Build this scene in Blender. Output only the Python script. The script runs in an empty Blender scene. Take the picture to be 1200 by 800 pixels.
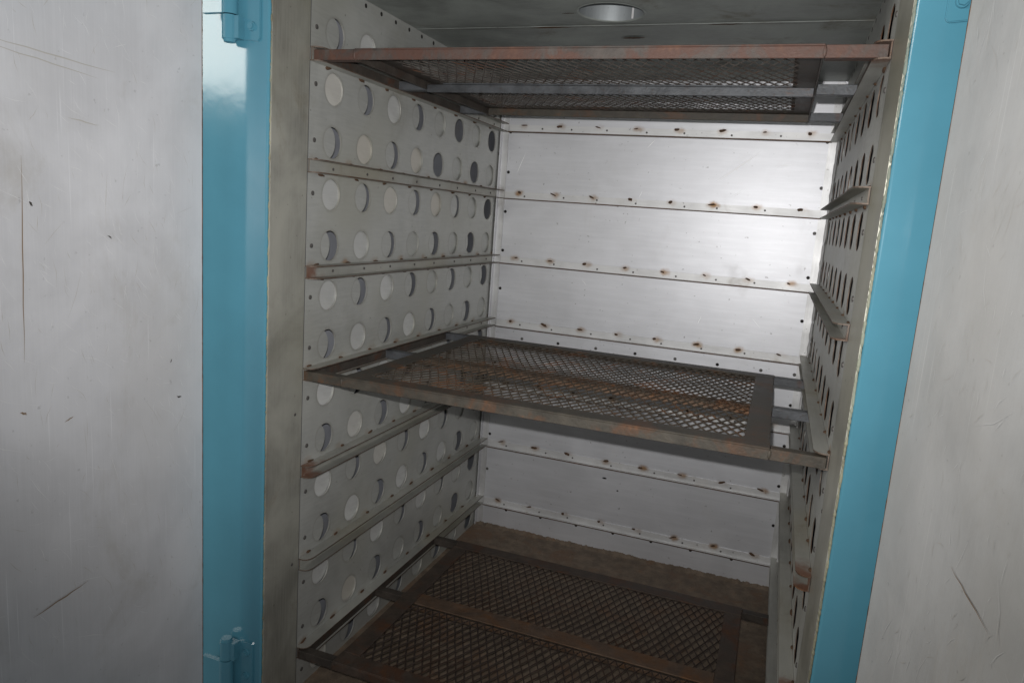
import bpy, bmesh, math, random
from mathutils import Vector, Matrix, noise
random.seed(7)
scene = bpy.context.scene
col = scene.collection

# ------------------------------------------------------------------ camera
CAM = Vector((0.8606, -1.1824, 1.0381))
PITCH, YAW, ROLL, FPX = -0.1713, -0.3434, 0.0732, 845.12
fwd = Vector((math.sin(YAW)*math.cos(PITCH), math.cos(YAW)*math.cos(PITCH), math.sin(PITCH)))
rt = Vector((math.cos(YAW), -math.sin(YAW), 0)); up = rt.cross(fwd)
r2 = rt*math.cos(ROLL) + up*math.sin(ROLL); u2 = -rt*math.sin(ROLL) + up*math.cos(ROLL)
cd = bpy.data.cameras.new('camera'); cam = bpy.data.objects.new('camera', cd); col.objects.link(cam)
cd.sensor_width = 36; cd.lens = FPX/1200*36; cd.clip_start = 0.02; cd.clip_end = 100
cam.matrix_world = Matrix(((r2.x, u2.x, -fwd.x, CAM.x), (r2.y, u2.y, -fwd.y, CAM.y), (r2.z, u2.z, -fwd.z, CAM.z), (0, 0, 0, 1)))
scene.camera = cam
# ------------------------------------------------------------------ light: dim workshop, on-camera flash, one window
w = bpy.data.worlds.new('World'); scene.world = w; w.use_nodes = True
w.node_tree.nodes['Background'].inputs[0].default_value = (0.92, 0.96, 1.0, 1)
w.node_tree.nodes['Background'].inputs[1].default_value = 0.14
fl = bpy.data.lights.new('flash', 'SPOT'); flash = bpy.data.objects.new('flash', fl); col.objects.link(flash)
fl.energy = 81; fl.spot_size = math.radians(104); fl.spot_blend = 1.0; fl.shadow_soft_size = 0.006; fl.color = (1.0, 0.985, 0.97)
flash.location = CAM + u2*0.044 + r2*(-0.012)
fdir = fwd*FPX + r2*(600-600) + u2*(400-205)      # the flash head points a little up and left of the lens axis
flash.rotation_euler = fdir.to_track_quat('-Z', 'Y').to_euler()
wl = bpy.data.lights.new('window_light', 'AREA'); win = bpy.data.objects.new('window_light', wl); col.objects.link(win)
wl.shape = 'RECTANGLE'; wl.size = 2.0; wl.size_y = 1.0; wl.energy = 74; wl.color = (1.0, 0.96, 0.88)
win.location = (-2.15, -2.85, 2.14)
win.rotation_euler = (Vector((0.6, 0.0, 0.9)) - win.location).to_track_quat('-Z', 'Y').to_euler()
scene.view_settings.view_transform = 'Standard'; scene.view_settings.look = 'None'
scene.view_settings.exposure = 0.0; scene.view_settings.gamma = 1.0; scene.view_settings.use_curve_mapping = False
scene.render.engine = 'CYCLES'

# ------------------------------------------------------------------ dimensions
W, D, H = 0.9732, 0.9855, 1.45
RZ = [1.3204 - k*0.2032 for k in range(7)]      # tops of the shelf rails
HY = [0.080 + 0.119*i for i in range(8)]        # hole columns
HZ = [1.3586 - 0.1016*r for r in range(14)]     # hole rows
FY = -0.11                                       # front plane of the oven

# ------------------------------------------------------------------ node helpers
class NT:
    def __init__(s, name):
        s.m = bpy.data.materials.new(name); s.m.use_nodes = True
        s.t = s.m.node_tree; s.b = s.t.nodes['Principled BSDF']
        s.co = s.t.nodes.new('ShaderNodeTexCoord').outputs['Object']
    def put(s, sock, v):
        if isinstance(v, bpy.types.NodeSocket): s.t.links.new(v, sock)
        elif v is not None: sock.default_value = v
    def math(s, op, a, b=None, c=None, clamp=False):
        n = s.t.nodes.new('ShaderNodeMath'); n.operation = op; n.use_clamp = clamp
        for i, v in enumerate((a, b, c)):
            if v is not None: s.put(n.inputs[i], v)
        return n.outputs[0]
    def scale(s, v, loc=(0, 0, 0), rot=(0, 0, 0)):
        n = s.t.nodes.new('ShaderNodeMapping'); s.put(n.inputs[0], s.co)
        n.inputs['Location'].default_value = loc; n.inputs['Rotation'].default_value = rot; n.inputs['Scale'].default_value = v
        return n.outputs[0]
    def noise(s, vec, sc=1.0, detail=4, rough=0.55, dist=0.0):
        n = s.t.nodes.new('ShaderNodeTexNoise'); s.put(n.inputs['Vector'], vec)
        n.inputs['Scale'].default_value = sc; n.inputs['Detail'].default_value = detail
        n.inputs['Roughness'].default_value = rough; n.inputs['Distortion'].default_value = dist
        return n.outputs['Fac']
    def ramp(s, f, a, b, lo=0.0, hi=1.0):
        n = s.t.nodes.new('ShaderNodeMapRange'); n.interpolation_type = 'SMOOTHSTEP'
        s.put(n.inputs[0], f)
        for i, v in enumerate((a, b, lo, hi)): n.inputs[i+1].default_value = v
        return n.outputs[0]
    def mix(s, f, a, b):
        n = s.t.nodes.new('ShaderNodeMix'); n.data_type = 'RGBA'
        s.put(n.inputs[0], f)
        for i, v in ((6, a), (7, b)): s.put(n.inputs[i], v if isinstance(v, bpy.types.NodeSocket) else (*v, 1))
        return n.outputs[2]
    def xyz(s):
        n = s.t.nodes.new('ShaderNodeSeparateXYZ'); s.put(n.inputs[0], s.co); return n.outputs
    def bump(s, h, strength, dist):
        n = s.t.nodes.new('ShaderNodeBump'); n.inputs['Strength'].default_value = strength; n.inputs['Distance'].default_value = dist
        s.put(n.inputs['Height'], h); s.put(s.b.inputs['Normal'], n.outputs[0])
    def out(s, color, rough, metal=0.0, spec=None):
        s.put(s.b.inputs['Base Color'], color if isinstance(color, bpy.types.NodeSocket) else (*color, 1))
        s.put(s.b.inputs['Roughness'], rough); s.put(s.b.inputs['Metallic'], metal)
        if spec is not None: s.b.inputs['Specular IOR Level'].default_value = spec
        return s.m

RUST = (0.16, 0.06, 0.022); DKRUST = (0.045, 0.022, 0.012)

def steel(name, base, rough, metal, streak=(40, 40, 2), var=0.25, stain=None, dirt=(0.16, 0.13, 0.08), dirt_amt=0.35,
          scratches=0.0, welds=None, wave=0.0006, tint=None, vary=None, rvar=0.35, endrust=0.0, grain=0.30, speck=0.5, rims=0.0):
    """worn sheet metal: brushed grain, mottling, grime, scratches, rust weeping from the weld spots"""
    n = NT(name)
    g = n.noise(n.scale(streak), 6.0, 3, 0.6)
    big = n.noise(n.scale((1, 1, 1)), 5.5, 5, 0.6, 0.4)
    fine = n.noise(n.scale((1, 1, 1)), 60, 4, 0.6)
    lo = tuple(c*(1-var) for c in base); hi = tuple(min(1, c*(1+var*0.7)) for c in base)
    c = n.mix(n.ramp(big, 0.3, 0.7), lo, hi)
    c = n.mix(n.math('MULTIPLY', n.ramp(g, 0.35, 0.75), grain), c, tuple(min(1, x*1.25) for x in base))
    if tint:
        t2 = n.noise(n.scale((1, 1, 1), loc=(3.1, 7.7, 1.3)), 3.2, 3, 0.5)
        c = n.mix(n.math('MULTIPLY', n.ramp(t2, 0.45, 0.72), 0.55), c, tint)
    if vary:
        oi = n.t.nodes.new('ShaderNodeObjectInfo').outputs['Random']
        c = n.mix(n.math('MULTIPLY', n.ramp(oi, 0.7, 0.95), 0.7), c, vary)
        c = n.mix(n.ramp(oi, 0.0, 0.35, 0.5, 0.0), c, tuple(x*0.75 for x in base))
    d = n.math('MULTIPLY', n.ramp(n.noise(n.scale((1.0, 1.0, 0.6), loc=(9, 2, 4)), 7, 8, 0.68, 0.6), 0.54, 0.78), dirt_amt)
    c = n.mix(d, c, dirt)
    spk = n.ramp(n.noise(n.scale((1, 1, 1), loc=(1, 5, 2)), 95, 2, 0.5), 0.70, 0.78)
    c = n.mix(n.math('MULTIPLY', spk, speck), c, (0.07, 0.06, 0.05))
    r = n.math('ADD', n.math('MULTIPLY', n.math('SUBTRACT', big, 0.5), rvar), rough)
    r = n.math('ADD', r, n.math('MULTIPLY', d, 0.3), clamp=True)
    if scratches:
        for k, a in enumerate((0.5, -0.35, 1.2)):
            sv = n.noise(n.scale((260, 260, 3.0) if k < 2 else (150, 150, 4.0), loc=(k*3, k, 2*k), rot=(a, a*0.7, a)), 1.0, 1, 0.4)
            sf = n.math('MULTIPLY', n.ramp(sv, 0.74, 0.79), scratches)
            c = n.mix(sf, c, tuple(min(1, x*1.5+0.08) for x in base))
    if welds:
        ax, off, pitch, zoff, amp = welds
        o = n.xyz()
        a = n.math('ADD', n.math('DIVIDE', n.math('SUBTRACT', o[ax], off), pitch), 20.5)
        a = n.math('MULTIPLY', n.math('SUBTRACT', n.math('FRACT', a), 0.5), pitch)
        z = n.math('ADD', n.math('DIVIDE', n.math('SUBTRACT', o[2], zoff), 0.2032), 20.5)
        z = n.math('MULTIPLY', n.math('SUBTRACT', n.math('FRACT', z), 0.5), 0.2032)
        z = n.math('MULTIPLY', z, 1.6)
        q = n.math('SQRT', n.math('ADD', n.math('MULTIPLY', a, a), n.math('MULTIPLY', z, z)))
        q = n.math('ADD', q, n.math('MULTIPLY', n.math('SUBTRACT', n.noise(n.scale((1, 1, 1)), 70, 3), 0.5), 0.018))
        rf = n.math('MULTIPLY', n.ramp(q, 0.003, 0.022, 1.0, 0.0), n.ramp(n.noise(n.scale((1, 1, 1), loc=(6, 6, 1)), 11, 2), 0.36, 0.66, 0.15*amp, 1.25*amp))
        c = n.mix(rf, c, (0.27, 0.15, 0.06))
    if rims:                                         # grime caught round the punched holes
        o = n.xyz()
        def cell(v, off, pitch):
            a = n.math('ADD', n.math('DIVIDE', n.math('SUBTRACT', v, off), pitch), 20.5)
            return n.math('MULTIPLY', n.math('SUBTRACT', n.math('FRACT', a), 0.5), pitch)
        a, b = cell(o[1], HY[0], 0.119), cell(o[2], HZ[0], 0.1016)
        q = n.math('SQRT', n.math('ADD', n.math('MULTIPLY', a, a), n.math('MULTIPLY', b, b)))
        q = n.math('ADD', q, n.math('MULTIPLY', n.math('SUBTRACT', n.noise(n.scale((1, 1, 1), loc=(5, 1, 1)), 38, 4), 0.5), 0.012))
        rm = n.math('MULTIPLY', n.ramp(q, 0.0295, 0.0375, 1.0, 0.0), n.ramp(q, 0.022, 0.028))
        rm = n.math('MULTIPLY', rm, n.math('LESS_THAN', o[2], HZ[0]+0.0508))
        c = n.mix(n.math('MULTIPLY', rm, rims), c, (0.15, 0.13, 0.095))
    if endrust:                                      # rust creeping in from the front end of a rail
        yy = n.math('ADD', n.xyz()[1], n.math('MULTIPLY', n.math('SUBTRACT', n.noise(n.scale((1, 1, 1), loc=(2, 2, 9)), 24, 5, 0.65), 0.5), 0.14))
        pick = n.ramp(n.noise(n.scale((0.6, 0.0, 1.0), loc=(4.3, 0, 1.9)), 4.5, 1), 0.42, 0.58)
        c = n.mix(n.math('MULTIPLY', n.math('MULTIPLY', n.ramp(yy, 0.005, 0.06, 1.0, 0.0), pick), endrust), c, (0.20, 0.075, 0.035))
    n.bump(n.math('ADD', n.noise(n.scale((1, 1, 1)), 6, 2), n.math('MULTIPLY', fine, 0.05)), 0.35, wave*20)
    return n.out(c, r, metal)

def rusty(name, grey, amount, rust=RUST, bright=(0.30, 0.12, 0.045), rough=0.6, metal=0.35):
    n = NT(name)
    a = n.noise(n.scale((1, 1, 1)), 9, 8, 0.7, 0.8)
    b = n.noise(n.scale((1, 1, 1), loc=(4, 4, 4)), 26, 6, 0.65)
    f = n.noise(n.scale((1, 1, 1)), 160, 4, 0.6)
    c = n.mix(n.ramp(b, 0.3, 0.75), tuple(x*0.65 for x in grey), tuple(x*1.35 for x in grey))
    c = n.mix(n.ramp(a, 0.66-amount*0.4, 0.80-amount*0.4), c, rust)
    c = n.mix(n.math('MULTIPLY', n.ramp(n.math('MULTIPLY', a, b), 0.36-amount*0.12, 0.46-amount*0.12), 0.8), c, bright)
    c = n.mix(n.math('MULTIPLY', n.ramp(f, 0.55, 0.75), 0.5), c, DKRUST)
    n.bump(n.math('ADD', f, b), 0.5, 0.0015)
    return n.out(c, n.math('ADD', n.math('MULTIPLY', b, 0.3), rough-0.15), metal)

def paint(name, c0, rough=0.13):
    n = NT(name)
    a = n.noise(n.scale((1, 1, 1)), 4, 5, 0.6)
    f = n.noise(n.scale((1, 1, 1)), 45, 3, 0.5)
    c = n.mix(n.ramp(a, 0.3, 0.7), tuple(x*0.93 for x in c0), tuple(x*1.05 for x in c0))
    chip = n.ramp(n.noise(n.scale((1, 1, 1), loc=(2, 8, 3)), 38, 5, 0.7), 0.73, 0.76)
    c = n.mix(n.math('MULTIPLY', chip, 0.7), c, (0.25, 0.30, 0.30))
    n.bump(n.math('ADD', n.math('MULTIPLY', f, 0.2), a), 0.2, 0.003)
    return n.out(c, n.math('ADD', n.math('MULTIPLY', a, 0.08), rough-0.04), 0.0, 0.5)

M = {}
M['side'] = steel('perforated_steel', (0.43, 0.435, 0.415), 0.50, 0.45, (30, 3, 30), 0.14, dirt=(0.22, 0.19, 0.13), dirt_amt=0.30,
                  welds=(1, 0.020, 0.119, RZ[0]+0.002, 0.55), tint=(0.37, 0.365, 0.31), rims=0.26)
M['side_plain'] = steel('cover_steel', (0.43, 0.435, 0.415), 0.50, 0.45, (30, 3, 30), 0.14, dirt=(0.22, 0.19, 0.13), dirt_amt=0.30)
M['disc'] = steel('cover_disc_steel', (0.56, 0.565, 0.555), 0.45, 0.35, (60, 3, 60), 0.18, dirt=(0.45, 0.38, 0.26), dirt_amt=0.4, vary=(0.50, 0.465, 0.40))
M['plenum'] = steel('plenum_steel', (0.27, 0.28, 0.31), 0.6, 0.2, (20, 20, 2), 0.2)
M['back'] = steel('back_panel_steel', (0.585, 0.59, 0.615), 0.46, 0.50, (1.2, 40, 14), 0.06, dirt=(0.46, 0.44, 0.40), dirt_amt=0.20, rvar=0.08, wave=0.00014, scratches=0.0,
                  welds=(0, 0.0742, 0.1185, RZ[0]-0.006, 0.75))
M['rail'] = steel('rail_steel', (0.40, 0.40, 0.37), 0.5, 0.5, (30, 3, 30), 0.18, dirt=(0.20, 0.15, 0.09), dirt_amt=0.55, tint=(0.33, 0.30, 0.22), endrust=0.85)
M['backrail'] = steel('back_rail_steel', (0.60, 0.60, 0.60), 0.48, 0.4, (3, 30, 40), 0.10, dirt=(0.40, 0.33, 0.24), dirt_amt=0.5,
                  welds=(0, 0.0742, 0.1185, RZ[0]-0.006, 0.8))
M['railedge'] = rusty('rail_edge_rust', (0.13, 0.10, 0.08), 0.5, (0.09, 0.045, 0.025), (0.16, 0.07, 0.03))
M['jamb'] = steel('jamb_steel', (0.35, 0.345, 0.305), 0.46, 0.45, (40, 40, 1.5), 0.3, dirt=(0.16, 0.125, 0.07), dirt_amt=0.55, tint=(0.26, 0.25, 0.18))
M['ceiling'] = steel('ceiling_steel', (0.25, 0.27, 0.255), 0.55, 0.3, (6, 20, 20), 0.30, dirt=(0.14, 0.115, 0.08), dirt_amt=0.8)
M['duct'] = steel('galvanised_duct', (0.27, 0.29, 0.30), 0.6, 0.6, (30, 30, 2), 0.1, dirt_amt=0.1)
M['floor'] = rusty('floor_rust', (0.19, 0.145, 0.105), 0.42, (0.18, 0.115, 0.075), (0.23, 0.14, 0.08), 0.7, 0.1)
M['door'] = steel('door_liner_stainless', (0.595, 0.595, 0.615), 0.42, 0.2, (60, 60, 1.2), 0.09, dirt=(0.33, 0.30, 0.25), dirt_amt=0.40, scratches=0.25, tint=(0.56, 0.55, 0.55), grain=0.14, speck=0.22)
M['door_dull'] = steel('door_liner_dull', (0.485, 0.485, 0.485), 0.45, 0.2, (60, 60, 1.2), 0.09, dirt=(0.36, 0.32, 0.26), dirt_amt=0.5, scratches=0.25, tint=(0.45, 0.435, 0.41), grain=0.14, speck=0.22)
M['blue'] = paint('blue_enamel', (0.064, 0.203, 0.272))
M['trim'] = steel('corner_trim_steel', (0.55, 0.55, 0.55), 0.45, 0.5, (30, 30, 2), 0.2, dirt=(0.18, 0.13, 0.10), dirt_amt=0.8)
M['screw'] = rusty('screw_steel', (0.10, 0.095, 0.09), 0.15, rough=0.5)
M['hole'] = rusty('bolt_hole_black', (0.012, 0.010, 0.009), 0.2, (0.03, 0.012, 0.008), (0.05, 0.02, 0.01), 0.9, 0.0)  # black discs: the shade inside an open hole put into their colour
M['weld'] = rusty('weld_rust', (0.07, 0.045, 0.03), 0.55, (0.10, 0.045, 0.016), (0.20, 0.085, 0.03), 0.8, 0.1)
M['shelf_top'] = rusty('shelf_red_rust', (0.060, 0.050, 0.044), 0.58, (0.072, 0.034, 0.024), (0.11, 0.054, 0.034), 0.65, 0.1)
M['shelf_mid'] = rusty('shelf_brown_steel', (0.050, 0.043, 0.033), 0.42, (0.075, 0.040, 0.022), (0.14, 0.062, 0.028), 0.6, 0.1)
M['shelf_low'] = rusty('shelf_dark_rust', (0.075, 0.055, 0.042), 0.45, (0.085, 0.040, 0.022), (0.13, 0.055, 0.022))
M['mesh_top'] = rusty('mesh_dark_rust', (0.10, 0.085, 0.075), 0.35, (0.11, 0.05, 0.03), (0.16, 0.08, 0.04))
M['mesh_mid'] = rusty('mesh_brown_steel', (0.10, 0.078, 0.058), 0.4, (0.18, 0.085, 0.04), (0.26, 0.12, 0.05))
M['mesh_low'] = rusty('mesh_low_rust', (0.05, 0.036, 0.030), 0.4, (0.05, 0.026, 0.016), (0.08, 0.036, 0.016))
M['runner'] = rusty('runner_dark_steel', (0.06, 0.05, 0.042), 0.3, (0.075, 0.035, 0.02), (0.10, 0.04, 0.02))
M['stub'] = rusty('stub_grey_steel', (0.062, 0.066, 0.072), 0.3, (0.065, 0.042, 0.036), (0.12, 0.06, 0.04), 0.5, 0.3)
M['orange'] = rusty('mid_bar_orange_rust', (0.115, 0.075, 0.05), 0.5, (0.135, 0.066, 0.030), (0.19, 0.085, 0.035))
M['orange_low'] = rusty('low_bar_orange_rust', (0.115, 0.075, 0.05), 0.5, (0.13, 0.068, 0.034), (0.18, 0.085, 0.036))
M['bead'] = steel('paint_bead', (0.20, 0.19, 0.13), 0.7, 0.0, (8, 8, 60), 0.6, dirt=(0.13, 0.075, 0.03), dirt_amt=1.0, tint=(0.15, 0.22, 0.21))
M['sealant'] = steel('grey_sealant', (0.5, 0.5, 0.5), 0.7, 0.1, (60, 60, 20), 0.35, dirt=(0.12, 0.10, 0.09), dirt_amt=0.9)
n = NT('scratch_bright'); M['scratch'] = n.out((0.92, 0.92, 0.92), 0.5, 0.2)
n = NT('stain_brown'); M['stain'] = n.out((0.20, 0.14, 0.09), 0.7, 0.0)
n = NT('mark_dark'); M['mark'] = n.out((0.035, 0.03, 0.025), 0.8, 0.0)
n = NT('smear_grey'); M['smear'] = n.out((0.45, 0.43, 0.40), 0.55, 0.2)
n = NT('scratch_pale'); M['pale'] = n.out((0.72, 0.72, 0.72), 0.4, 0.3)

# ------------------------------------------------------------------ mesh helpers
def obj(name, bm, mats, parent=None, smooth=False):
    me = bpy.data.meshes.new(name); bm.normal_update(); bm.to_mesh(me); bm.free()
    for m in (mats if isinstance(mats, (list, tuple)) else [mats]): me.materials.append(M[m])
    if smooth:
        for p in me.polygons: p.use_smooth = True
    o = bpy.data.objects.new(name, me); col.objects.link(o); o.parent = parent
    return o
def inst(name, src, loc, parent, rot=None, scale=None):
    o = bpy.data.objects.new(name, src.data); col.objects.link(o); o.parent = parent; o.location = loc
    if rot: o.rotation_euler = rot
    if scale: o.scale = scale
    return o
def box(bm, x0, x1, y0, y1, z0, z1, mi=0):
    v = [bm.verts.new(p) for p in ((x0, y0, z0), (x1, y0, z0), (x1, y1, z0), (x0, y1, z0), (x0, y0, z1), (x1, y0, z1), (x1, y1, z1), (x0, y1, z1))]
    for f in ((3, 2, 1, 0), (4, 5, 6, 7), (0, 1, 5, 4), (1, 2, 6, 5), (2, 3, 7, 6), (3, 0, 4, 7)):
        bm.faces.new([v[i] for i in f]).material_index = mi
    return v
def boxo(name, dims, mat, parent, bevel=0.0, seg=2):
    bm = bmesh.new(); box(bm, *dims)
    if bevel: bmesh.ops.bevel(bm, geom=bm.edges[:], offset=bevel, segments=seg, affect='EDGES', profile=0.5)
    return obj(name, bm, mat, parent, smooth=False)
def prism(bm, pts, z0, z1, side_mi=0, face_mi=0, fn=lambda p, z: (p[0], p[1], z)):
    a = [bm.verts.new(fn(p, z0)) for p in pts]; b = [bm.verts.new(fn(p, z1)) for p in pts]
    bm.faces.new(list(reversed(a))).material_index = face_mi; bm.faces.new(b).material_index = face_mi
    for i in range(len(pts)):
        j = (i+1) % len(pts); bm.faces.new((a[i], a[j], b[j], b[i])).material_index = side_mi
def tube(bm, p0, p1, r0, r1=None, n=16, cap=True):
    r1 = r0 if r1 is None else r1
    p0, p1 = Vector(p0), Vector(p1); d = (p1-p0).normalized()
    a = d.orthogonal().normalized(); b = d.cross(a)
    A = [bm.verts.new(p0+(a*math.cos(t)+b*math.sin(t))*r0) for t in (2*math.pi*i/n for i in range(n))]
    B = [bm.verts.new(p1+(a*math.cos(t)+b*math.sin(t))*r1) for t in (2*math.pi*i/n for i in range(n))]
    for i in range(n): bm.faces.new((A[i], A[(i+1) % n], B[(i+1) % n], B[i]))
    if cap: bm.faces.new(list(reversed(A))); bm.faces.new(B)

# ------------------------------------------------------------------ the oven
oven = bpy.data.objects.new('industrial_oven', None); col.objects.link(oven); oven.location = (0, 0, 0)
oven['label'] = 'open industrial oven with blue painted frame and perforated steel interior'; oven['category'] = 'oven'

# small shared pieces
def screw_src(name, mat, r=0.0042, h=0.0022):
    bm = bmesh.new(); tube(bm, (0, 0, -0.001), (0, 0, h*0.6), r, r, 10, True); tube(bm, (0, 0, h*0.6), (0, 0, h), r, r*0.6, 10, True)
    o = obj(name, bm, mat, oven); return o
_src = []
def rot_x(s): return (0, math.pi/2*s, 0)

def perforated(name, side):
    """side -1: left wall (faces +X), +1: right wall (faces -X)"""
    X = 0.0 if side < 0 else W
    nx = -side                       # direction the sheet faces
    th = 0.003 if side < 0 else 0.0014
    bm = bmesh.new()
    def q(y, z, d=0.0): return bm.verts.new((X - nx*d, y, z))
    def quad(y0, y1, z0, z1):
        v = [q(y0, z0), q(y1, z0), q(y1, z1), q(y0, z1)]; bm.faces.new(v)
    hw, hh, R = 0.0595, 0.0508, 0.0305
    K = 9
    for z in HZ:
        for y in HY:
            bd = []
            for (ay, az, by, bz) in ((-1, -1, 1, -1), (1, -1, 1, 1), (1, 1, -1, 1), (-1, 1, -1, -1)):
                for k in range(K):
                    t = k/K; bd.append(((ay+(by-ay)*t)*hw, (az+(bz-az)*t)*hh))
            outer = [q(y+b[0], z+b[1]) for b in bd]
            ang = [math.atan2(b[1], b[0]) for b in bd]
            inn = [q(y+R*math.cos(a), z+R*math.sin(a)) for a in ang]
            rim = [q(y+R*math.cos(a), z+R*math.sin(a), th) for a in ang]
            L = len(bd)
            for i in range(L):
                j = (i+1) % L
                bm.faces.new((outer[i], outer[j], inn[j], inn[i])); bm.faces.new((inn[i], inn[j], rim[j], rim[i])).material_index = 0 if side < 0 else 1
    y0, y1 = HY[0]-hw, HY[-1]+hw; zt, zb = HZ[0]+hh, HZ[-1]-hh
    quad(0.0012, y0, zb, zt); quad(y1, D+0.01, zb, zt); quad(0.0012, D+0.01, zt, H+0.01)
    wall = obj(name, bm, ['side', 'railedge'], oven)
    wall['label'] = 'perforated grey steel side wall with rows of round holes'
    # chamber behind the holes
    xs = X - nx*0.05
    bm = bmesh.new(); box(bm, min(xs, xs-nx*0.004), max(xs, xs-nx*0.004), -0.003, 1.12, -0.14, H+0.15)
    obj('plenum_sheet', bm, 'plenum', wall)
    # covers behind the holes: on alternate holes slid aside so that a crescent stays open
    bm = bmesh.new()
    pr = [(0.0335*math.cos(2*math.pi*i/28), 0.0335*math.sin(2*math.pi*i/28)) for i in range(28)]
    prism(bm, pr, -0.0012, 0.0, 0, 0, lambda p, z: (z, p[0], p[1]))
    d0 = obj('cover_disc', bm, 'disc' if side < 0 else 'side_plain', wall); first = True
    bm = bmesh.new()
    prism(bm, [(p[0]*1.04, p[1]*1.04) for p in pr], -0.0012, 0.0, 0, 0, lambda p, z: (z, p[0], p[1]))
    d2 = bpy.data.objects.new('tmp', d0.data.copy()); d2.data.materials[0] = M['side_plain']
    d1 = obj('slid_cover', bm, 'side_plain', wall); firsts = True
    rnd = random.Random(3 if side < 0 else 5)
    for r, z in enumerate(HZ):
        for i, y in enumerate(HY):
            if (i+r) % 2:
                loc = (X - nx*(0.0062 if side < 0 else 0.0034), y-0.001, z); rot = (0, rnd.uniform(-0.03, 0.03)*nx, nx*((-0.10 if side < 0 else 0.0)+rnd.uniform(-0.04, 0.04)) + (math.pi if side > 0 else 0))
                if first: d0.location = loc; d0.rotation_euler = rot; first = False
                else:
                    o = inst('cover_disc', d0, loc, wall, rot)
                    if side < 0 and rnd.random() < (0.0, 0.0, 0.15, 0.3, 0.5, 0.7, 0.8, 0.95)[i]: o.data = d2.data
            else:
                off = rnd.uniform(0.013, 0.030)
                if i >= 6: off = rnd.uniform(0.028, 0.058)
                if (r, i) in ((1, 5), (1, 7), (5, 4), (3, 7), (2, 4)): off = 0.056
                if side > 0: off *= 0.5
                loc = (X - nx*(0.0036), y-off, z+rnd.uniform(-0.001, 0.001)); rot = (0, 0, math.pi if side > 0 else 0)
                if firsts: d1.location = loc; d1.rotation_euler = rot; firsts = False
                else: inst('slid_cover', d1, loc, wall, rot)
    bpy.data.objects.remove(d2)
    # C-channel shelf rails
    FLG, RH = 0.024, 0.026
    for k, zr in enumerate(RZ):
        bm = bmesh.new()
        plan = [(0.0005, 0.0), (0.010, 0.0), (0.017, 0.003), (0.0215, 0.009), (FLG, 0.017), (FLG, D-0.002), (0.0005, D-0.002)]
        f = lambda p, z: (X + nx*p[0], p[1], z)
        prism(bm, plan, zr-0.0022, zr, 1, 0, f)
        prism(bm, plan, zr-RH, zr-RH+0.0022, 1, 0, f)
        a, b = X+nx*0.0008, X+nx*0.0028
        box(bm, min(a, b), max(a, b), 0.002, D-0.003, zr-RH+0.0022, zr-0.0022)
        bmesh.ops.recalc_face_normals(bm, faces=bm.faces[:])
        for f_ in bm.faces:
            if f_.normal.y < -0.9: f_.material_index = 1
        jit = rnd.uniform(-0.0006, 0.0006)
        for v in bm.verts: v.co.z += 0.0008*math.sin(v.co.y*5+k) + jit
        obj('support_rail', bm, ['rail', 'railedge'], wall)
    # rivets, screws, weld spots
    rv = screw_src('rivet', 'screw', 0.0030, 0.0018); rv.parent = wall; rv.location = (X+nx*0.0028, 0.085, RZ[0]-0.013); rv.rotation_euler = rot_x(nx)
    for zr in RZ:
        for i in range(8):
            if zr == RZ[0] and i == 0: continue
            inst('rivet', rv, (X+nx*0.0028, 0.085+0.119*i+rnd.uniform(-.006, .006), zr-0.013), wall, rot_x(nx))
    sc = screw_src('screw', 'screw', 0.0046); sc.parent = wall; sc.location = (X, 0.018, HZ[0]); sc.rotation_euler = rot_x(nx)
    hl = screw_src('bolt_hole_disc', 'hole', 0.0046, 0.0006); hl.parent = wall; hl.location = (X, 0.246, 1.442); hl.rotation_euler = rot_x(nx)
    for r, z in enumerate(HZ):
        if r: inst('screw', sc, (X, 0.0185+rnd.uniform(-.001, .001), z+rnd.uniform(-.002, .002)), wall, rot_x(nx))
        inst('screw', sc, (X, 0.974, z-0.03+rnd.uniform(-.004, .004)), wall, rot_x(nx))
    for i in range(14):
        if i != 3: inst('bolt_hole_disc', hl, (X, 0.06+0.062*i, 1.4415), wall, rot_x(nx))
    bm = bmesh.new(); bmesh.ops.create_icosphere(bm, subdivisions=2, radius=1)
    for v in bm.verts: v.co *= 1+0.35*noise.noise(v.co*1.7)
    wd = obj('weld_spot', bm, 'weld', wall, True); used = False
    for zr in RZ:
        for i in range(8):
            for dz in (0.001, -RH-0.001):
                loc = (X+nx*0.001, 0.022+0.119*i+rnd.uniform(-.012, .012)+(0.03 if dz < 0 else 0), zr+dz)
                s = (0.0030, rnd.uniform(0.006, 0.011), rnd.uniform(0.0022, 0.0038)); rt_ = (rnd.uniform(-.3, .3), 0, 0)
                if not used: wd.location = loc; wd.scale = s; used = True
                else: inst('weld_spot', wd, loc, wall, rt_, s)
    return wall
wall_left = perforated('perforated_wall', -1)
wall_right = perforated('perforated_wall', 1)

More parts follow.
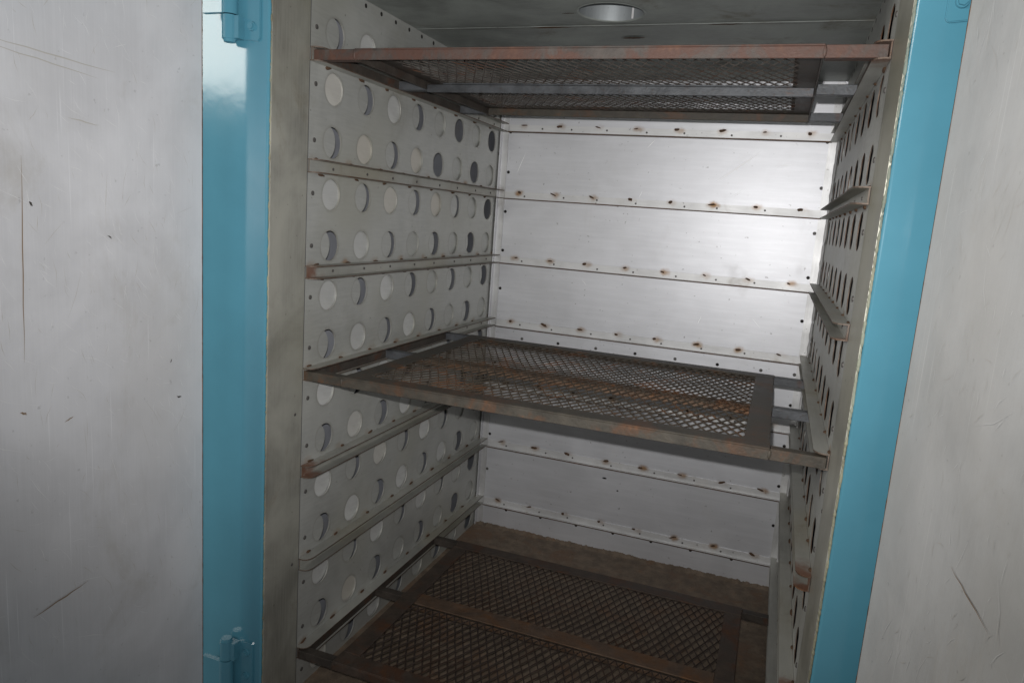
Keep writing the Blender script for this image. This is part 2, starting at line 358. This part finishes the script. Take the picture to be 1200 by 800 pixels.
# back wall: two sheets, angle rails, weld spots, screws
bm = bmesh.new(); box(bm, 0.0, W, D+0.0016, D+0.0036, 0.55, H+0.005)
back = obj('back_wall', bm, 'back', oven); back['label'] = 'bright back wall of smooth steel sheets between rusty spot-welded rails'
bm = bmesh.new(); box(bm, 0.0, W, D, D+0.0014, -0.005, 0.6745)
obj('lower_sheet', bm, 'back', back)
rnd = random.Random(11)
for k, zr in enumerate(RZ):
    bm = bmesh.new(); x0, x1 = 0.027, W-0.019
    box(bm, x0, x1, D-0.0034, D+0.0012, zr-0.024, zr-0.0035)
    bx = box(bm, x0, x1, D-0.014, D-0.0012, zr-0.0275, zr-0.0242, 0)
    for f in bm.faces:
        if f.calc_center_median().y < D-0.011 or (f.calc_center_median().z < zr-0.0265): f.material_index = 1
    dd = rnd.uniform(-0.0008, 0.0008)
    for v in bm.verts: v.co.z += dd
    obj('back_rail', bm, ['backrail', 'railedge'], back)
bm = bmesh.new(); bmesh.ops.create_icosphere(bm, subdivisions=2, radius=1)
for v in bm.verts: v.co *= 1+0.4*noise.noise(v.co*1.9+Vector((3, 1, 2)))
wd = obj('weld_spot', bm, 'weld', back, True); used = False
WX = [0.076, 0.19, 0.305, 0.426, 0.54, 0.663, 0.784, 0.894]
for zr in RZ:
    for x in WX:
        loc = (x+rnd.uniform(-.004, .004), D-0.0028, zr-0.005+rnd.uniform(-.001, .001)); s = (rnd.uniform(0.0045, 0.0115), 0.0026, rnd.uniform(0.0018, 0.0046))
        if not used: wd.location = loc; wd.scale = s; used = True
        else: inst('weld_spot', wd, loc, back, (0, rnd.choice((0, math.pi))+rnd.uniform(-.4, .4), rnd.choice((0, math.pi))), s)
rx90 = (math.pi/2, 0, 0)
rv = screw_src('rivet', 'screw', 0.0028, 0.0016); rv.parent = back; rv.location = (0.135, D-0.0034, RZ[0]-0.014); rv.rotation_euler = rx90
for zr in RZ:
    for i in range(7):
        if not (zr == RZ[0] and i == 0): inst('rivet', rv, (0.093+0.1185*i+rnd.uniform(-.012, .022), D-0.0034, zr-0.0145+rnd.uniform(-.002, .002)), back, rx90)
sc = screw_src('screw', 'screw', 0.0048); sc.parent = back; sc.location = (0.119, D, 0.653); sc.rotation_euler = rx90
hl = screw_src('bolt_hole_disc', 'hole', 0.0048, 0.0006); hl.parent = back; hl.location = (0.24, D, 0.653); hl.rotation_euler = rx90
for i, x in enumerate((0.363, 0.486, 0.607, 0.73, 0.852, 0.943)):
    inst(*(('bolt_hole_disc', hl) if i in (1, 3) else ('screw', sc)), (x, D, 0.6535), back, rx90)
for k in range(11):
    z = 1.295 - 0.1219*k
    for x in (0.031, 0.9435):
        dark = rnd.random() < 0.55
        inst(*(('bolt_hole_disc', hl) if dark else ('screw', sc)), (x+rnd.uniform(-.001, .001), D+(0.0014 if z > 0.675 else 0), z), back, rx90)
for i in range(7): inst('bolt_hole_disc', hl, (0.108+0.122*i, D, 0.0665), back, rx90)
inst('bolt_hole_disc', hl, (0.43, D, 0.243), back, rx90, (1.5, 0.6, 1)); inst('bolt_hole_disc', hl, (0.475, D, 0.210), back, rx90, (0.7, 0.5, 1))

def strip(name, mat, parent, pts, wid, fn, taper=True):
    """a thin flat mark following pts (2D), laid on a surface through fn"""
    bm = bmesh.new(); L = []; n = len(pts)
    for i, p in enumerate(pts):
        a = Vector(pts[max(0, i-1)]); b = Vector(pts[min(n-1, i+1)]); t = (b-a).normalized(); nn = Vector((-t.y, t.x))
        t_ = i/(n-1); ww = wid*(math.sin(math.pi*(0.04+0.92*t_)) if taper else 1)*0.5
        L.append((bm.verts.new(fn(Vector(p)+nn*ww)), bm.verts.new(fn(Vector(p)-nn*ww))))
    for i in range(n-1): bm.faces.new((L[i][0], L[i+1][0], L[i+1][1], L[i][1]))
    return obj(name, bm, mat, parent)
def line(a, b, n=7, w=0.0, seed=1):
    r = random.Random(seed)
    return [(a[0]+(b[0]-a[0])*i/n + r.uniform(-w, w), a[1]+(b[1]-a[1])*i/n + r.uniform(-w, w)) for i in range(n+1)]
onback = lambda p: (p[0], D+0.0013, p[1])
for i, (a, b, wd_) in enumerate((((0.665, 1.175), (0.775, 1.262), 0.0032), ((0.06, 1.17), (0.085, 1.235), 0.0014), ((0.715, 1.138), (0.74, 1.155), 0.0012),
                                 ((0.82, 1.225), (0.86, 1.232), 0.0016), ((0.45, 1.118), (0.458, 1.14), 0.0012), ((0.66, 0.765), (0.668, 0.79), 0.0016),
                                 ((0.46, 1.262), (0.48, 1.285), 0.0014), ((0.81, 0.80), (0.835, 0.775), 0.0010), ((0.3, 0.86), (0.315, 0.845), 0.0010))):
    strip('scratch', 'scratch', back, line(a, b, 7, 0.0004, i), wd_, onback)

# corner trims (bent angle) at both back corners
for s, X in ((1, 0.0), (-1, W)):
    bm = bmesh.new()
    for mi, (a, b, c, d) in enumerate(((0.0045, 0.026, D-0.0022, D-0.0002), (0.0042, 0.0064, D-0.018, D-0.0024))):
        x0, x1 = X+s*a, X+s*b; box(bm, min(x0, x1), max(x0, x1), c, d, 0.0, H-0.002, mi)
    obj('corner_trim', bm, ['trim', 'back'], oven)
bm = bmesh.new(); rnd = random.Random(5)
prev = None
for i in range(160):
    z = 0.01+i*(H-0.02)/159; r = 0.0035+0.003*noise.noise(Vector((0, 1, z*55)))
    ring = [bm.verts.new((W-0.004+r*math.cos(t), D-0.022+r*1.2*math.sin(t), z)) for t in (2*math.pi*k/7 for k in range(7))]
    if prev:
        for k in range(7): bm.faces.new((prev[k], prev[(k+1) % 7], ring[(k+1) % 7], ring[k]))
    prev = ring
obj('sealant_bead', bm, 'sealant', oven, True)

# ceiling with a round vent
VX, VY, VR = 0.485, 0.312, 0.067
bm = bmesh.new()
def sheet_with_hole(bm, x0, x1, y0, y1, z, cx, cy, R, K=12):
    bd = []
    C = [(x0, y0), (x1, y0), (x1, y1), (x0, y1)]
    for c in range(4):
        a, b = C[c], C[(c+1) % 4]
        for k in range(K): bd.append((a[0]+(b[0]-a[0])*k/K, a[1]+(b[1]-a[1])*k/K))
    o = [bm.verts.new((p[0], p[1], z)) for p in bd]; ii = []
    for p in bd:
        t = math.atan2(p[1]-cy, p[0]-cx); ii.append(bm.verts.new((cx+R*math.cos(t), cy+R*math.sin(t), z)))
    for i in range(len(bd)):
        j = (i+1) % len(bd); bm.faces.new((o[j], o[i], ii[i], ii[j]))
sheet_with_hole(bm, -0.01, W+0.01, -0.105, 0.408, H+0.002, VX, VY, VR)
ceil = obj('ceiling_panel', bm, 'ceiling', oven)
bm = bmesh.new(); box(bm, -0.01, W+0.01, 0.402, D+0.01, H+0.0008, H+0.0016); obj('rear_sheet', bm, 'ceiling', ceil)
bm = bmesh.new()
A = []
for (r, z) in ((VR+0.004, H+0.0012), (VR+0.002, H+0.0004), (VR-0.001, H+0.0006), (VR-0.003, H+0.003), (VR-0.003, H+0.13), (0.001, H+0.13)):
    A.append([bm.verts.new((VX+r*math.cos(t), VY+r*math.sin(t), z)) for t in (2*math.pi*k/48 for k in range(48))])
for ri, (a, b) in enumerate(zip(A, A[1:])):
    for k in range(48): bm.faces.new((a[k], a[(k+1) % 48], b[(k+1) % 48], b[k])).material_index = 1 if ri < 3 else 0
obj('vent_collar', bm, ['duct', 'ceiling'], ceil, True)
bm = bmesh.new(); box(bm, VX+0.030, VX+0.034, VY+0.0535, VY+0.0585, H+0.004, H+0.128); obj('vent_seam', bm, 'trim', ceil)
onceil = lambda p: (p[0], p[1], H-0.0012)
# ragged rust line along the ceiling seam
bm = bmesh.new(); L = []
for i in range(121):
    x = 0.03+i*(W-0.06)/120; a = 0.0015+0.0035*max(0, noise.noise(Vector((x*9, 2, 0)))+0.25); L.append((bm.verts.new((x, 0.4018-a*0.3, H-0.001-a*0.35)), bm.verts.new((x, 0.4015+a*1.6, H-0.001))))
for i in range(120): bm.faces.new((L[i][0], L[i+1][0], L[i+1][1], L[i][1]))
obj('seam_rust', bm, 'weld', ceil)
for i, (x, y, l, w_) in enumerate(((0.493, 0.499, 0.055, 0.017), (0.33, 0.402, 0.09, 0.012), (0.70, 0.402, 0.07, 0.008), (0.40, 0.30, 0.03, 0.006))):
    strip('rust_patch', 'weld', ceil, line((x-l/2, y), (x+l/2, y), 10, 0.002, i+20), w_, onceil)

# oven floor
bm = bmesh.new()
nx_, ny_ = 60, 66; G = {}
for i in range(nx_+1):
    for j in range(ny_+1):
        x = -0.004+i*(W+0.008)/nx_; y = FY+j*(D-FY+0.001)/ny_
        G[i, j] = bm.verts.new((x, y, 0.0015*noise.noise(Vector((x*14, y*14, 0)))+0.001*noise.noise(Vector((x*50, y*50, 3)))))
for i in range(nx_):
    for j in range(ny_): bm.faces.new((G[i, j], G[i+1, j], G[i+1, j+1], G[i, j+1]))
flo = obj('oven_floor', bm, 'floor', oven, True)
# crust of scale along the foot of the back wall
bm = bmesh.new(); rows = []
for i in range(401):
    x = 0.004+i*(W-0.008)/400
    h = 0.005+0.005*max(0, noise.noise(Vector((x*9, 0, 5)))+0.2)+0.004*noise.noise(Vector((x*70, 0, 9)))+0.003*noise.noise(Vector((x*190, 0, 2)))
    d = 0.022+0.012*noise.noise(Vector((x*11, 4, 0)))
    rows.append([bm.verts.new(p) for p in ((x, D-0.0006, max(0.003, h)), (x, D-0.006-h*0.2, max(0.003, h*0.75)), (x, D-d, -0.0015))])
for a, b in zip(rows, rows[1:]):
    for k in range(2): bm.faces.new((a[k], b[k], b[k+1], a[k+1]))
obj('scale_crust', bm, 'floor', flo, True)['kind'] = 'stuff'

rr = random.Random(31); bm = bmesh.new()
for k in range(900):
    x, y = rr.uniform(0.01, W-0.01), (D-0.01-abs(rr.gauss(0, 0.09)) if rr.random() < 0.5 else rr.uniform(-0.08, D-0.02)); q = rr.uniform(0.0008, 0.0032)*(1.8 if rr.random() < 0.06 else 1)
    if y > D-0.004: continue
    c = Vector((x, y, 0.001)); V = [bm.verts.new(c+Vector((rr.uniform(-1, 1)*q, rr.uniform(-1, 1)*q, rr.uniform(-0.3, 0.1)*q))) for _ in range(3)]+[bm.verts.new(c+Vector((0, 0, q*rr.uniform(0.5, 1.1))))]
    for f in ((0, 1, 3), (1, 2, 3), (2, 0, 3)): bm.faces.new([V[i] for i in f])
bmesh.ops.recalc_face_normals(bm, faces=bm.faces[:])
obj('rust_flakes', bm, 'floor', flo)['kind'] = 'stuff'

# jambs, frame posts, header, sill, casing
for s, X0 in ((1, 0.0), (-1, W)):
    X = X0 if s > 0 else X0+0.0055                   # the right jamb flares a little towards the front
    a, b = X0, X0-s*0.003
    bm = bmesh.new(); box(bm, min(a, b), max(a, b), FY+0.004, -0.0004, -0.002, H+0.004)
    for v in bm.verts:
        if v.co.y < FY+0.01: v.co.x += X-X0
    j = obj('jamb_liner', bm, 'jamb', oven)
    for z in (0.30, 0.62):
        mk = screw_src('screw', 'screw', 0.0032, 0.0012); mk.parent = j; mk.location = (X0, -0.012-0.01*s, z); mk.rotation_euler = rot_x(s)
    a, b = X-s*0.0035, X-s*0.20
    bm = bmesh.new(); v = box(bm, min(a, b), max(a, b), FY, -0.004, -0.15, 1.66)
    es = [e for e in bm.edges if abs(e.verts[0].co.x-a) < 1e-6 and abs(e.verts[1].co.x-a) < 1e-6 and abs(e.verts[0].co.y-FY) < 1e-6 and abs(e.verts[1].co.y-FY) < 1e-6]
    bmesh.ops.bevel(bm, geom=es, offset=0.004, segments=4, affect='EDGES', profile=0.5)
    obj('frame_post', bm, 'blue', oven)
    # ragged bead of old paint and caulk along the inner edge
    bm = bmesh.new(); prev = None; sd = 3 if s > 0 else 8
    for i in range(900):
        z = -0.01+i*(H+0.02)/899
        r = (0.0013 if s > 0 else 0.0019)*(1+0.7*noise.noise(Vector((sd, 1, z*60)))+0.7*noise.noise(Vector((sd, 2, z*190))))
        cx = X-s*(0.0022+0.0010*noise.noise(Vector((sd, 5, z*30)))); cy = FY+0.0045+0.001*noise.noise(Vector((sd, 7, z*60)))
        ring = [bm.verts.new((cx+r*math.cos(t), cy+r*math.sin(t)*1.3, z)) for t in (2*math.pi*k/8 for k in range(8))]
        if prev:
            for k in range(8): bm.faces.new((prev[k], prev[(k+1) % 8], ring[(k+1) % 8], ring[k]))
        prev = ring
    obj('paint_bead', bm, 'bead', j, True)
bm = bmesh.new(); box(bm, -0.0034, W+0.0034, FY+0.001, -0.004, H+0.005, 1.66); obj('frame_header', bm, 'blue', oven)
bm = bmesh.new(); box(bm, -0.0034, W+0.0034, FY+0.001, -0.004, -0.15, -0.006); obj('frame_sill', bm, 'blue', oven)
bm = bmesh.new()
box(bm, -0.204, -0.200, -0.003, 1.13, -0.15, 1.66); box(bm, W+0.200, W+0.204, -0.003, 1.13, -0.15, 1.66)
box(bm, -0.1995, W+0.1995, 1.125, 1.13, -0.15, 1.66); box(bm, -0.1995, W+0.1995, -0.003, 1.1245, 1.655, 1.66); box(bm, -0.1995, W+0.1995, -0.003, 1.1245, -0.15, -0.145)
obj('casing', bm, 'blue', oven)

# doors: swung open, stainless inner liners towards the opening
def door(name, edge, ang, s, label):
    """edge: hinge-side corner of the liner face; ang: direction of the door leaf from the hinge; s: side of the opening (+1 left door)"""
    e = Vector((edge[0], edge[1], 0)); t = Vector((math.cos(ang), math.sin(ang), 0)); nn = Vector((-t.y, t.x, 0))
    if nn.x*s < 0: nn = -nn                          # points into the opening
    Wd, th = 0.545, 0.10
    P = lambda u, v, z: e + t*u + nn*v + Vector((0, 0, z))
    bm = bmesh.new()
    v = [bm.verts.new(P(u, vv, z)) for z in (-0.06, 1.60) for (u, vv) in ((0.004, -0.003), (Wd, -0.003), (Wd, -th), (0.004+1.3*th, -th))]   # bevel added on the hinge side so the window reflects in the post
    for f in ((3, 2, 1, 0), (4, 5, 6, 7), (0, 1, 5, 4), (1, 2, 6, 5), (2, 3, 7, 6), (3, 0, 4, 7)): bm.faces.new([v[i] for i in f])
    bmesh.ops.recalc_face_normals(bm, faces=bm.faces[:])
    d = obj('door', bm, 'blue', oven); d['label'] = label
    bm = bmesh.new()
    ns, nz = 24, 70; g = {}
    for i in range(ns+1):
        for j in range(nz+1):
            u = i*Wd/ns; z = -0.055+j*1.65/nz
            wv = 0.0011*noise.noise(Vector((u*5, z*4, 3 if s > 0 else 9)))*min(1, u/0.05)
            g[i, j] = bm.verts.new(P(u+(0.0004*noise.noise(Vector((z*40, 0, 0))) if i == 0 else 0), wv, z))
    for i in range(ns):
        for j in range(nz): bm.faces.new((g[i, j], g[i+1, j], g[i+1, j+1], g[i, j+1]))
    for j in range(nz):                              # folded edge of the sheet
        a, b = g[0, j], g[0, j+1]
        a, b = bm.verts.new(a.co), bm.verts.new(b.co); c = bm.verts.new(a.co-nn*0.0028); dd = bm.verts.new(b.co-nn*0.0028); bm.faces.new((a, b, dd, c))
    bmesh.ops.recalc_face_normals(bm, faces=bm.faces[:])
    ln = obj('liner_panel', bm, 'door' if s > 0 else 'door_dull', d, True)
    bm = bmesh.new(); prev = None
    for i in range(300):                             # dark brown line along the liner edge
        z = -0.055+i*1.65/299; r = 0.0011*(1+0.45*noise.noise(Vector((z*60, s, 0)))+0.3*noise.noise(Vector((z*200, s, 5))))
        c = P(-0.0008, -0.0006, z); ring = [bm.verts.new(c+t*(r*math.cos(q))+nn*(r*math.sin(q))) for q in (2*math.pi*k/6 for k in range(6))]
        if prev:
            for k in range(6): bm.faces.new((prev[k], prev[(k+1) % 6], ring[(k+1) % 6], ring[k]))
        prev = ring
    obj('liner_edge', bm, 'weld', d, True)
    on = lambda p: P(p[0], 0.0013, p[1])
    return d, on
dl, onl = door('door', (-0.097, -0.166), math.radians(-91), 1, 'left swung-open door lined with scuffed brushed stainless sheet')
dr, onr = door('door', (1.030, -0.180), math.radians(-80), -1, 'right swung-open door lined with dull grey stainless sheet')
# marks on the liners (u along the door, z)
for i, (a, b, wd_, m) in enumerate((((0.318, 1.07), (0.326, 0.79), 0.0016, 'stain'), ((0.33, 0.405), (0.24, 0.422), 0.0022, 'stain'),
        ((0.36, 1.213), (0.17, 1.205), 0.0018, 'smear'), ((0.36, 1.205), (0.20, 1.192), 0.0016, 'smear'), ((0.25, 1.13), (0.20, 1.125), 0.0018, 'smear'),
        ((0.31, 1.01), (0.305, 1.005), 0.003, 'mark'), ((0.19, 0.965), (0.183, 0.96), 0.002, 'mark'), ((0.07, 0.755), (0.074, 0.748), 0.0018, 'mark'),
        ((0.06, 0.685), (0.05, 0.683), 0.003, 'mark'), ((0.27, 0.69), (0.255, 0.696), 0.0018, 'stain'), ((0.335, 0.72), (0.325, 0.715), 0.003, 'stain'))):
    strip('smear' if m == 'smear' else 'scuff_mark', m, dl, line(a, b, 7, 0.0008, i), wd_, onl)
for i, (a, b, wd_, m) in enumerate((((0.20, 0.72), (0.29, 0.70), 0.0014, 'stain'), ((0.325, 0.95), (0.333, 0.935), 0.004, 'mark'), ((0.33, 0.925), (0.338, 0.915), 0.003, 'mark'))):
    strip('smear' if m == 'smear' else 'scuff_mark', m, dr, line(a, b, 7, 0.0012, i+40), wd_, onr)

def hairlines(parent, on, seed, n, mat, slant):
    rr = random.Random(seed); bm = bmesh.new()
    for k in range(n):
        u, z = rr.uniform(0.02, 0.48), rr.uniform(0.3, 1.4); L = rr.uniform(0.006, 0.035)*(1 if rr.random() < 0.85 else 2.5)
        a = slant + rr.gauss(0, 0.45); w_ = rr.uniform(0.00018, 0.00042); du, dz = math.cos(a)*L, math.sin(a)*L; cu, cz = -math.sin(a)*w_, math.cos(a)*w_
        b = rr.uniform(-0.1, 0.1)*L
        P4 = [(u, z, 0), (u+du*0.5-math.sin(a)*b, z+dz*0.5+math.cos(a)*b, 1), (u+du, z+dz, 0)]
        V = [(bm.verts.new(on((p[0]+cu*p[2], p[1]+cz*p[2]))), bm.verts.new(on((p[0]-cu*p[2]-1e-5, p[1]-cz*p[2]-1e-5)))) for p in P4]
        for i in range(2): bm.faces.new((V[i][0], V[i+1][0], V[i+1][1], V[i][1]))
    o = obj('hairline_scratches', bm, mat, parent); o['kind'] = 'stuff'
hairlines(dl, onl, 1, 420, 'pale', 1.0); hairlines(dl, onl, 2, 220, 'smear', 1.45); hairlines(dr, onr, 3, 260, 'pale', 1.4); hairlines(dr, onr, 4, 200, 'smear', 1.2)
# hinges: a bolted leaf and knuckles on the post, centre knuckle strapped to the door
def hinge(xc, s, z0, hgt):
    """xc: barrel axis, s: +1 leaf reaches towards +X"""
    bm = bmesh.new()
    x0, x1 = xc+s*0.006, xc+s*0.054
    prism(bm, [(x0, z0+0.004), (x1-s*0.004, z0), (x1, z0+0.004), (x1, z0+hgt-0.004), (x1-s*0.004, z0+hgt), (x0, z0+hgt-0.004)], FY-0.0045, FY+0.001, 0, 0, lambda p, y: (p[0], y, p[1]))
    bmesh.ops.recalc_face_normals(bm, faces=bm.faces[:])
    bmesh.ops.bevel(bm, geom=bm.edges[:], offset=0.0012, segments=2, affect='EDGES')
    h = obj('hinge', bm, 'blue', oven); yb = FY-0.016
    L = hgt
    for (a, b, r) in ((0.0, 0.27, 0.0125), (0.73, 1.0, 0.0125)):
        bm = bmesh.new(); tube(bm, (xc, yb, z0+a*L+0.001), (xc, yb, z0+b*L-0.001), r, r, 24)
        xa, xb = xc+s*0.002, xc+s*0.022
        box(bm, min(xa, xb), max(xa, xb), yb-0.004, FY-0.003, z0+a*L+0.002, z0+b*L-0.002)
        bmesh.ops.bevel(bm, geom=[e for e in bm.edges if e.calc_face_angle(0) > 1.0], offset=0.001, segments=2, affect='EDGES')
        obj('knuckle', bm, 'blue', h, False)
    bm = bmesh.new(); tube(bm, (xc, yb, z0+0.275*L), (xc, yb, z0+0.725*L), 0.0138, 0.0138, 24)
    xa, xb = xc-s*0.05, xc-s*0.002
    box(bm, min(xa, xb), max(xa, xb), yb-0.012, yb-0.002, z0+0.28*L, z0+0.72*L)
    obj('door_knuckle', bm, 'blue', h)
    bm = bmesh.new()
    tube(bm, (xc, yb, z0-0.004), (xc, yb, z0+0.002), 0.0095, 0.0115, 20); tube(bm, (xc, yb, z0+L-0.002), (xc, yb, z0+L+0.005), 0.0115, 0.0095, 20)
    obj('hinge_pin', bm, 'blue', h)
    for zz in (0.16, 0.5, 0.84):
        bm = bmesh.new(); c = (xc+s*0.038, FY-0.004, z0+zz*L)
        tube(bm, c, (c[0], c[1]-0.004, c[2]), 0.0085, 0.0075, 18); tube(bm, (c[0], c[1]-0.004, c[2]), (c[0], c[1]-0.0075, c[2]), 0.0062, 0.0058, 6)
        obj('hinge_bolt', bm, 'blue', h)
    return h
hinge(-0.074, 1, 1.302, 0.15); hinge(-0.074, 1, 0.018, 0.15)
hinge(W+0.096, -1, 1.312, 0.15); hinge(W+0.096, -1, 0.018, 0.15)

# ------------------------------------------------------------------ shelves
def shelf(zr, y0, kind, label, seed):
    z1, z0 = 0.0, -0.0202                                 # local: top and underside of the bars
    root = bpy.data.objects.new('mesh_shelf', None); col.objects.link(root)
    root.location = (W/2, y0, zr-0.0036)
    root['label'] = label; root['category'] = 'shelf'; root['group'] = 'expanded mesh shelves in the oven'
    xl, xr = 0.092-W/2, 0.885-W/2; yb = 0.645; fw = 0.041; t = 0.003
    fm = 'shelf_'+kind
    def part(name, boxes, mat, bev=0.0008):
        bm = bmesh.new()
        for b in boxes: box(bm, *b)
        bmesh.ops.bevel(bm, geom=bm.edges[:], offset=bev, segments=1, affect='EDGES')
        return obj(name, bm, mat, root)
    e = 0.0006
    part('front_bar', [(xl, xr, 0, fw, z1-t, z1), (xl, xr, 0, t, z0, z1-t-e+e)], fm)
    fm2, fm3 = (fm, fm) if kind != 'top' else ('shelf_mid', 'runner')
    part('rear_bar', [(xl, xr, yb-fw, yb, z1-t, z1), (xl, xr, yb-t, yb, z0, z1-t)], fm2)
    part('side_bar', [(xl+0.0004, xl+fw, fw+e, yb-fw-e, z1-t-0.0004, z1-0.0004), (xl+0.0004, xl+t, t+e, yb-t-e, z0, z1-t-e)], fm3)
    part('side_bar', [(xr-fw, xr-0.0004, fw+e, yb-fw-e, z1-t-0.0004, z1-0.0004), (xr-t, xr-0.0004, t+e, yb-t-e, z0, z1-t-e)], fm3)
    ym = 0.306
    dz = 0.0066 if kind != 'low' else 0.0008                # the lowest shelf has its middle bar on top of the mesh
    part('middle_bar', [(xl+fw+e, xr-fw-e, ym-0.024, ym+0.024, z1-t-dz, z1-dz), (xl+t+e, xr-t-e, ym-0.0225, ym-0.0195, z0-(0.006 if kind == 'top' else 0), z1-t-0.007)],
         {'top': 'stub', 'mid': 'orange', 'low': 'orange_low'}[kind])
    # arms that reach into the rails, and the runners inside the rails
    for (a, b) in ((0.0045-W/2, xl-e), (xr+e, W/2-0.0045)):
        for yy in (0.001, ym-0.0105, yb-0.022):
            part('arm', [(a, b, yy, yy+0.021, z0+0.0002, z1-0.0012)], {'top': 'shelf_top', 'mid': 'shelf_mid', 'low': 'runner'}[kind] if yy < 0.01 else 'stub' if kind != 'low' else 'runner')
    for (a, b) in ((0.0034-W/2, 0.0200-W/2), (W/2-0.0200, W/2-0.0034)):
        if kind == 'mid' and a > 0: continue
        part('runner', [(a, b, 0.0225, yb+0.001, z0-0.0001, z0+0.0185)], 'runner')
    # lumps of weld where the arms meet the frame
    rw = random.Random(seed+50)
    for xx in (xl, xr):
        for yy in (0.011, ym, yb-0.011):
            bm = bmesh.new(); bmesh.ops.create_icosphere(bm, subdivisions=2, radius=1)
            for v in bm.verts:
                v.co *= 1+0.4*noise.noise(v.co*1.6+Vector((xx*9, yy*9, seed)))
                v.co = Vector((xx+v.co.x*0.0028, yy-(0.0108 if yy < 0.02 else 0)+v.co.y*(0.0014 if yy < 0.02 else 0.010), (-0.0105 if yy < 0.02 else -0.0015)+v.co.z*(0.0085 if yy < 0.02 else 0.0022)))
            obj('weld_bead', bm, fm, root, True)
    # expanded metal: strands of both slants, a little uneven
    rnd = random.Random(seed)
    bm = bmesh.new(); sw, lw = 0.0192, 0.0385
    X0, X1, Y0, Y1 = xl+fw-0.006, xr-fw+0.006, fw-0.006, yb-fw+0.006
    zc = z1-0.0046; nxx = int((X1-X0)/sw); nyy = int((Y1-Y0)/lw)
    def strand(p, q):
        p, q = Vector(p), Vector(q); d = (q-p).normalized(); s = Vector((-d.y, d.x, 0)); u = Vector((0, 0, 1))
        tilt = 0.5; a = (s*math.cos(tilt)+u*math.sin(tilt))*0.00125; b = (u*math.cos(tilt)-s*math.sin(tilt))*0.0008
        V = [[bm.verts.new(c+a*i+b*j) for (i, j) in ((-1, -1), (1, -1), (1, 1), (-1, 1))] for c in (p, q)]
        for k in range(4): bm.faces.new((V[0][k], V[0][(k+1) % 4], V[1][(k+1) % 4], V[1][k]))
    sag = lambda x, y: -0.0040*max(0, math.cos(x*4))*abs(math.sin((y-fw)*math.pi/0.26)) + 0.0007*noise.noise(Vector((x*20, y*20, seed)))
    ddx = (X1-X0)/nxx; ddy = (Y1-Y0)/nyy
    P = {}
    for i in range(2*nxx+1):
        for j in range(2*nyy+1):
            if (i+j) % 2 == 0:
                x = X0+i*ddx/2+rnd.uniform(-.0007, .0007)+0.0016*noise.noise(Vector((i*.11, j*.13, seed))); y = Y0+j*ddy/2+rnd.uniform(-.0009, .0009)+0.002*noise.noise(Vector((i*.09, j*.12, seed+7))); P[i, j] = (x, y, zc+sag(x, y))
    for (i, j), p in P.items():
        for dj in (1, -1):
            if (i+1, j+dj) in P: strand(p, P[i+1, j+dj])
    mo = obj('expanded_mesh', bm, 'mesh_'+kind, root); mo['kind'] = 'stuff'
    return root
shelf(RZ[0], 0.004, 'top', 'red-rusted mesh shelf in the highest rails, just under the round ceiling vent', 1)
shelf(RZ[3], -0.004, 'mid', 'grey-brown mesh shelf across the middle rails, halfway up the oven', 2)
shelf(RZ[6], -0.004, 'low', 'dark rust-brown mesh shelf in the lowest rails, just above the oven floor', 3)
